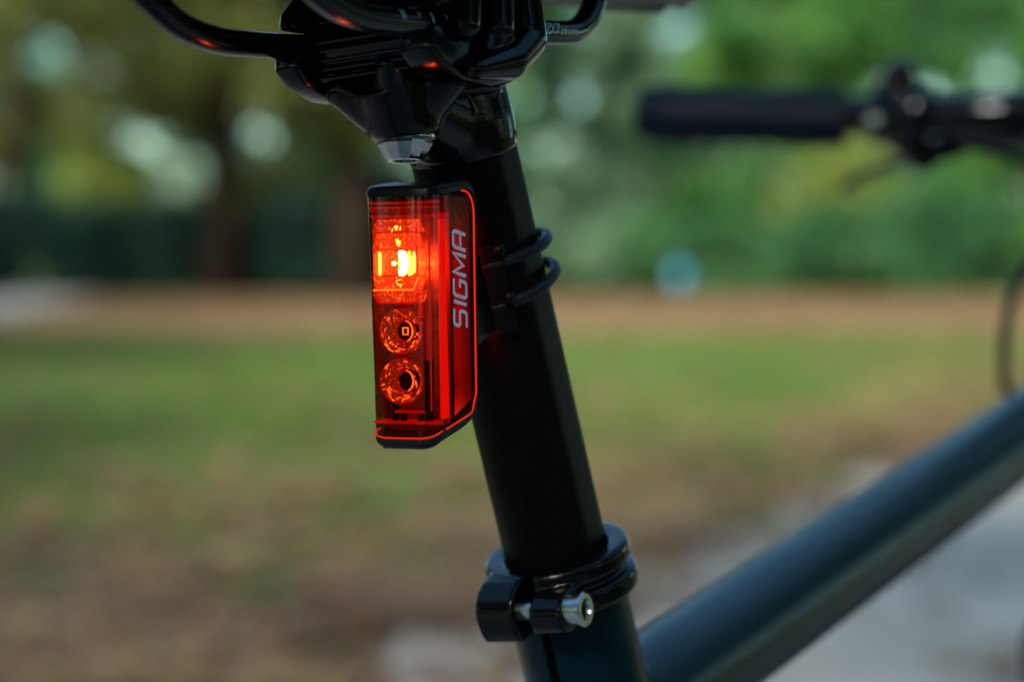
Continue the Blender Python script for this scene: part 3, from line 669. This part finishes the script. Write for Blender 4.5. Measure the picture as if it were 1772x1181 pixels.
T(MB().box((-9.3, 2.2, 60.9), (9.3, 8, 61.6)).box((9.4, 3.0, 60.2), (10.0, 7.6, 62.0)), 'shelf', 'guide_low', bevel=.15)
T(MB().box((-9.3, 1.8, 63.4), (7.5, 8, 63.8)), 'shelf', 'guide_low', bevel=.1)
T(MB().box((-9, 2.0, 4.6), (9, 9.4, 5.3)).box((-3, 2.2, 7.6), (5.5, 3.2, 8.3)), 'shelf', 'guide_low', bevel=.15)
T(MB().box((-4.2, 3.0, 5.3), (-3.2, 5, 10.2)).box((-1.8, 3.0, 5.3), (-1.0, 5, 8.0)).box((3.4, 3.0, 5.3), (4.2, 5, 8.0)).box((5.2, 3.4, 5.3), (6.4, 6, 22)), 'bracket_post', 'dark', bevel=.2)
T(MB().box((-9.0, 4.5, .9), (8.8, 10, 4.4)), 'lower_cell', 'cavity', bevel=.3)
T(MB().box((4.5, 11.4, 3), (6.0, 12.2, 9)), 'panel_fill', M['led_soft'])  # added hidden emitters that make the side panel glow from behind
T(MB().box((4.5, 11.4, 16), (5.5, 12.2, 58)), 'panel_fill', M['led_dim'])
T(MB().tube([(6.7, 4.2, 8), (6.7, 4.2, 58)], .22, 6), 'rib', 'guide_low'); T(MB().tube([(5.6, 4.4, 8), (5.6, 4.4, 34)], .15, 6), 'rib', 'guide_low')
for z in (55.8, 47.0, 38.6, 50.6): T(MB().loop([(6.9+.75*math.cos(a), 3.8, z+.45*math.sin(a)) for a in np.linspace(0, 6.28, 12, endpoint=False)], .13, 6), 'ring', 'guide_low')
# stepped main optic
def tier(z0, z1, xl0, xr0, xl1, xr1, y0, y1, mat, dep=5.5):
    b = MB(); V = [(xl0, y0, z0), (xr0, y0, z0), (xr1, y1, z1), (xl1, y1, z1), (xl0+.6, y0+dep, z0), (xr0-1, y0+dep, z0), (xr1-1, y1+dep, z1), (xl1+.6, y1+dep, z1)]
    b.add(V, [(0, 1, 2, 3), (5, 4, 7, 6), (0, 4, 5, 1), (3, 2, 6, 7), (0, 3, 7, 4), (1, 5, 6, 2)]); return T(b, 'optic_step', mat, bevel=.35)
tier(57.0, 60.4, -8.8, 5.0, -8.2, 2.2, 2.0, 3.4, 'optic')
tier(52.4, 56.6, -8.6, 4.6, -8.0, 2.6, 1.8, 3.0, 'optic_hot')
tier(45.0, 52.0, -8.9, 4.4, -8.9, 4.4, 2.6, 2.6, 'optic_hot', 5)
tier(41.2, 44.7, -8.4, 3.4, -8.8, 5.0, 3.0, 1.8, 'optic_hot')
tier(37.8, 40.9, -7.4, 4.0, -8.8, 5.4, 2.8, 1.8, 'optic')
T(MB().tube([(-8.3, 2.9, 40.6), (-7.9, 2.4, 38.6), (-6.8, 1.7, 37.7), (3, 1.7, 37.6), (4.4, 1.7, 38.6), (5.3, 1.7, 40.4)], .22, 8), 'optic_edge', 'guide')
T(MB().tube([(2.4, 1.9, 60.2), (4.9, 1.9, 57.1), (-8.6, 1.9, 57.0)], .16, 6), 'optic_edge', 'guide')
T(MB().tube([(2.8, 1.9, 56.4), (4.5, 1.9, 52.5), (4.4, 2.2, 45.0)], .16, 6), 'optic_edge', 'guide')
T(MB().tube([(4.9, 1.7, 44.6), (3.3, 1.9, 41.2), (-8.4, 1.9, 41.1)], .2, 6), 'optic_edge', M['led_dim'])
T(MB().tube([(-8.9, 2.2, 45), (4.4, 2.2, 45)], .13, 6).tube([(-8.9, 2.2, 52.2), (4.4, 2.2, 52.2)], .13, 6), 'optic_edge', 'guide')
# hot LED seen through the optic, and its reflections, built as glowing streaks
led = []
for t in np.linspace(-1, 1, 13): led.append((-.35+.55*(1-t*t), 48.5+3.45*t))
V = []; F_ = []
def lens_shape(cx, cz, hw, hh, bow, y, squ=.35):
    pts = []
    for a in np.linspace(0, 2*math.pi, 28, endpoint=False):
        c, s = math.cos(a), math.sin(a); zz = hh*math.copysign(abs(s)**(squ+.25), s); xx = hw*math.copysign(abs(c)**.7, c)+bow*(1-(zz/hh)**2)
        pts.append((cx+xx, cz+zz))
    b = MB(); m = len(pts); b.add([(x, y, z) for x, z in pts]+[(x, y+.5, z) for x, z in pts], [tuple(range(m)), tuple(range(m, 2*m))[::-1]]+[(k, (k+1) % m, m+(k+1) % m, m+k) for k in range(m)])
    return b
T(lens_shape(-.35, 48.4, 1.25, 3.5, .75, 2.1), 'led', 'led', smooth=False)
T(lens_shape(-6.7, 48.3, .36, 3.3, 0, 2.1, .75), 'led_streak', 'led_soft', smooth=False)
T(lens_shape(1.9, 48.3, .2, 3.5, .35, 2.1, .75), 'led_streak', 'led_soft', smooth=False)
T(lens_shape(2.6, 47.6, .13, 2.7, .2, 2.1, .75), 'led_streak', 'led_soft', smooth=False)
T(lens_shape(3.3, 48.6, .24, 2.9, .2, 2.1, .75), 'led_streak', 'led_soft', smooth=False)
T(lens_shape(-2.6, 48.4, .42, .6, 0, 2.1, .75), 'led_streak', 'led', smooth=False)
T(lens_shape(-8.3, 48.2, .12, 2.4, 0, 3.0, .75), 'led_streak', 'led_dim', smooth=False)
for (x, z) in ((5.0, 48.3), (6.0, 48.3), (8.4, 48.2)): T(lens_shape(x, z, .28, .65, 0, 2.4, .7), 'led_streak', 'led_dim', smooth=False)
# caustics painted as glowing flakes on the facets, thickest above and below the LED
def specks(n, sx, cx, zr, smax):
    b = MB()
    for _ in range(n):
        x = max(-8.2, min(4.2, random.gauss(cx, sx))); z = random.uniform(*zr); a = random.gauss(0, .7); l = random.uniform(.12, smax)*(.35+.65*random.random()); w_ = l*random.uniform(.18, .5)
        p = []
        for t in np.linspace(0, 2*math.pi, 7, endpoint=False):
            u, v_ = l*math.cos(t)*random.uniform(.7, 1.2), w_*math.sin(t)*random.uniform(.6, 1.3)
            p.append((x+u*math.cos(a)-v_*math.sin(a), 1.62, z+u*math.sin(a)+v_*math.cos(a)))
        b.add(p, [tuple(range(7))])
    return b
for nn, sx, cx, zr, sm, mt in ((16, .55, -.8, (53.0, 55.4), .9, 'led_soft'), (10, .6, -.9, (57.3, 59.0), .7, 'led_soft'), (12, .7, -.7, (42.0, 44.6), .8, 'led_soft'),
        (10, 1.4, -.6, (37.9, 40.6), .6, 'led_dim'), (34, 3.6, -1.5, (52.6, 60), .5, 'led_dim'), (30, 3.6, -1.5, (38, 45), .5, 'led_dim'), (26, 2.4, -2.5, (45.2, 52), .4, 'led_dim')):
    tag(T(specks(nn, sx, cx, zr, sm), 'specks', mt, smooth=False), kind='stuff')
# two round reflector cups
for i, z in enumerate((29.8, 16.2)):
    c = (-1.3, 3.4, z); cu = empty('reflector_cup'); cu.parent = lamp
    MB().lathe([(6.3, .2), (6.1, -.5), (5.4, -.3), (4.2, 2.4), (3.0, 4.2)], c, (0, 1, 0), 40, False).build('cone', 'cup', cu, tf=LT)
    MB().loop([(c[0]+6.15*math.cos(a), c[1]-.45, z+6.15*math.sin(a)) for a in np.linspace(0, 6.28, 40, endpoint=False)], .16, 6).build('outer_ring', 'guide_low', cu, tf=LT)
    MB().loop([(c[0]+2.9*math.cos(a)+.3, c[1]+1.2, z+2.9*math.sin(a)) for a in np.linspace(0, 6.28, 32, endpoint=False)], .3, 6).build('inner_ring', 'guide_low', cu, tf=LT)
    MB().lathe([(.1, 0), (2.6, 0), (2.75, 1.6)], (c[0]+.3, c[1]+2.0, z), (0, 1, 0), 28, False).build('pupil', 'dark', cu, tf=LT)
    if i == 0: MB().loop([(c[0]+.2+.75*x, c[1]+1.6, z+.9*zz) for x, zz in ((-1, -1), (0, -1), (1, -1), (1, 0), (1, 1), (0, 1), (-1, 1), (-1, 0))], .18, 5).build('chip', M['led_dim'], cu, tf=LT)
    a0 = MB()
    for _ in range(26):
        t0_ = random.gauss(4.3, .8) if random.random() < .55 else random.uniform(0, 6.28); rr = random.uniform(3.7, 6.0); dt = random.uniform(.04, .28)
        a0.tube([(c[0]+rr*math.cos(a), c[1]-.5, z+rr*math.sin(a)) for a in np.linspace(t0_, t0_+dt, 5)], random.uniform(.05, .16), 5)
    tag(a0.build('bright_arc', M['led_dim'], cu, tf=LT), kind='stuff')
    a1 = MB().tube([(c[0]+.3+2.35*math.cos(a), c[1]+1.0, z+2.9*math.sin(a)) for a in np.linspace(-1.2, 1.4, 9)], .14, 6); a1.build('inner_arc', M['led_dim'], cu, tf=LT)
# moulded marks in the lens
v, f = textmesh('WX1811', 3.6); T(MB().add([(-8.6+p.x*1.0, .6, 61.9+p.y*.0+.2+p.y*.55) for p in v], f), 'moulded_number', 'guide_low', smooth=False)
v, f = textmesh('2 1004M', 2.6); T(MB().add([(6.1-p.y*.8, 1.6, 31.5+p.x*.92) for p in v], f), 'moulded_number', 'guide', smooth=False)
# maker's word, printed up the right flank
def letter(strokes, z0, z1, ww=1.02):
    b = MB(); Hh = 6.2
    for st in strokes:
        pts = [(z0+u*(z1-z0)*.92+1.25*(v_-.5), v_*Hh) for u, v_ in st]
        A, Fq = ribbon(pts, ww); b.add([(10.32, 16.0-p[1], p[0]) for p in A], Fq)
    return b
def zz(py): return (765-py)/6.39-.2
GL = {'S': ([[(0, 0), (.85, 0), (1, .1), (1, .44), (.88, .53), (.12, .53), (0, .62), (0, .9), (.12, 1), (1, 1)]], 566, 537),
      'I': ([[(.5, 0), (.5, 1)]], 531, 519),
      'G': ([[(1, 1), (.14, 1), (0, .88), (0, .12), (.12, 0), (.88, 0), (1, .12), (1, .5), (.55, .5)]], 514, 484),
      'M': ([[(0, 0), (0, .5), (.02, 1), (.5, .22), (.98, 1), (1, .5), (1, 0)]], 475, 438),
      'A': ([[(0, 0), (0, .85), (.14, 1), (.86, 1), (1, .86), (1, 0)], [(.16, .42), (.84, .42)]], 430, 400)}
for k_, (st, a, b) in GL.items(): T(letter(st, zz(a), zz(b)), 'letter', 'logo', smooth=False)
# clip to the seatpost and its two rubber straps (in the bicycle's frame)
inv = lamp.matrix_world.inverted() @ bike.matrix_world
def lt(p): return inv @ tf_tube(p)
bk = MB(); nA = 16; V = []
for z in (7, 33):
    for r in (15.6, 18.6):
        for k in range(nA+1):
            a = R_(180-42+84*k/nA); V.append((r*math.cos(a), r*math.sin(a), z))
m = nA+1
bk.add(V, [(k, k+1, m+k+1, m+k) for k in range(nA)]+[(2*m+k, 3*m+k, 3*m+k+1, 2*m+k+1) for k in range(nA)]+[(k, 2*m+k, 2*m+k+1, k+1) for k in range(nA)]+[(m+k, m+k+1, 3*m+k+1, 3*m+k) for k in range(nA)]+[(0, m, 3*m, 2*m), (nA, 2*m+nA, 3*m+nA, m+nA)])
bk.prism([(-17, 9), (-34, 8), (-31, 22), (-26, 31), (-17, 31)], -7, 7)
for z in (27.5, 13.5):
    for sy in (-1, 1):
        a = R_(180-sy*-39); bk.cap_s((17.5*math.cos(a), 17.5*math.sin(a), z+2.5), (20.2*math.cos(a), 20.2*math.sin(a), z+4.0), 2.0, 1.7, 12)
bk.build('bracket', 'plastic', lamp, lt, sharp=40)
for (z, ti, ex) in ((27.2, 0.0, 0), (15.6, .10, .5)):
    pts = []
    for k in range(48):
        a = 2*math.pi*k/48; rr = 17.0+(1.6+ex)*max(0, math.cos(a-R_(-35)))**6; x = rr*math.cos(a); pts.append((x, rr*math.sin(a), z+ti*(x+8)))
    MB().loop(pts, 1.75, 14).build('rubber_strap', 'rubber', lamp, lt)
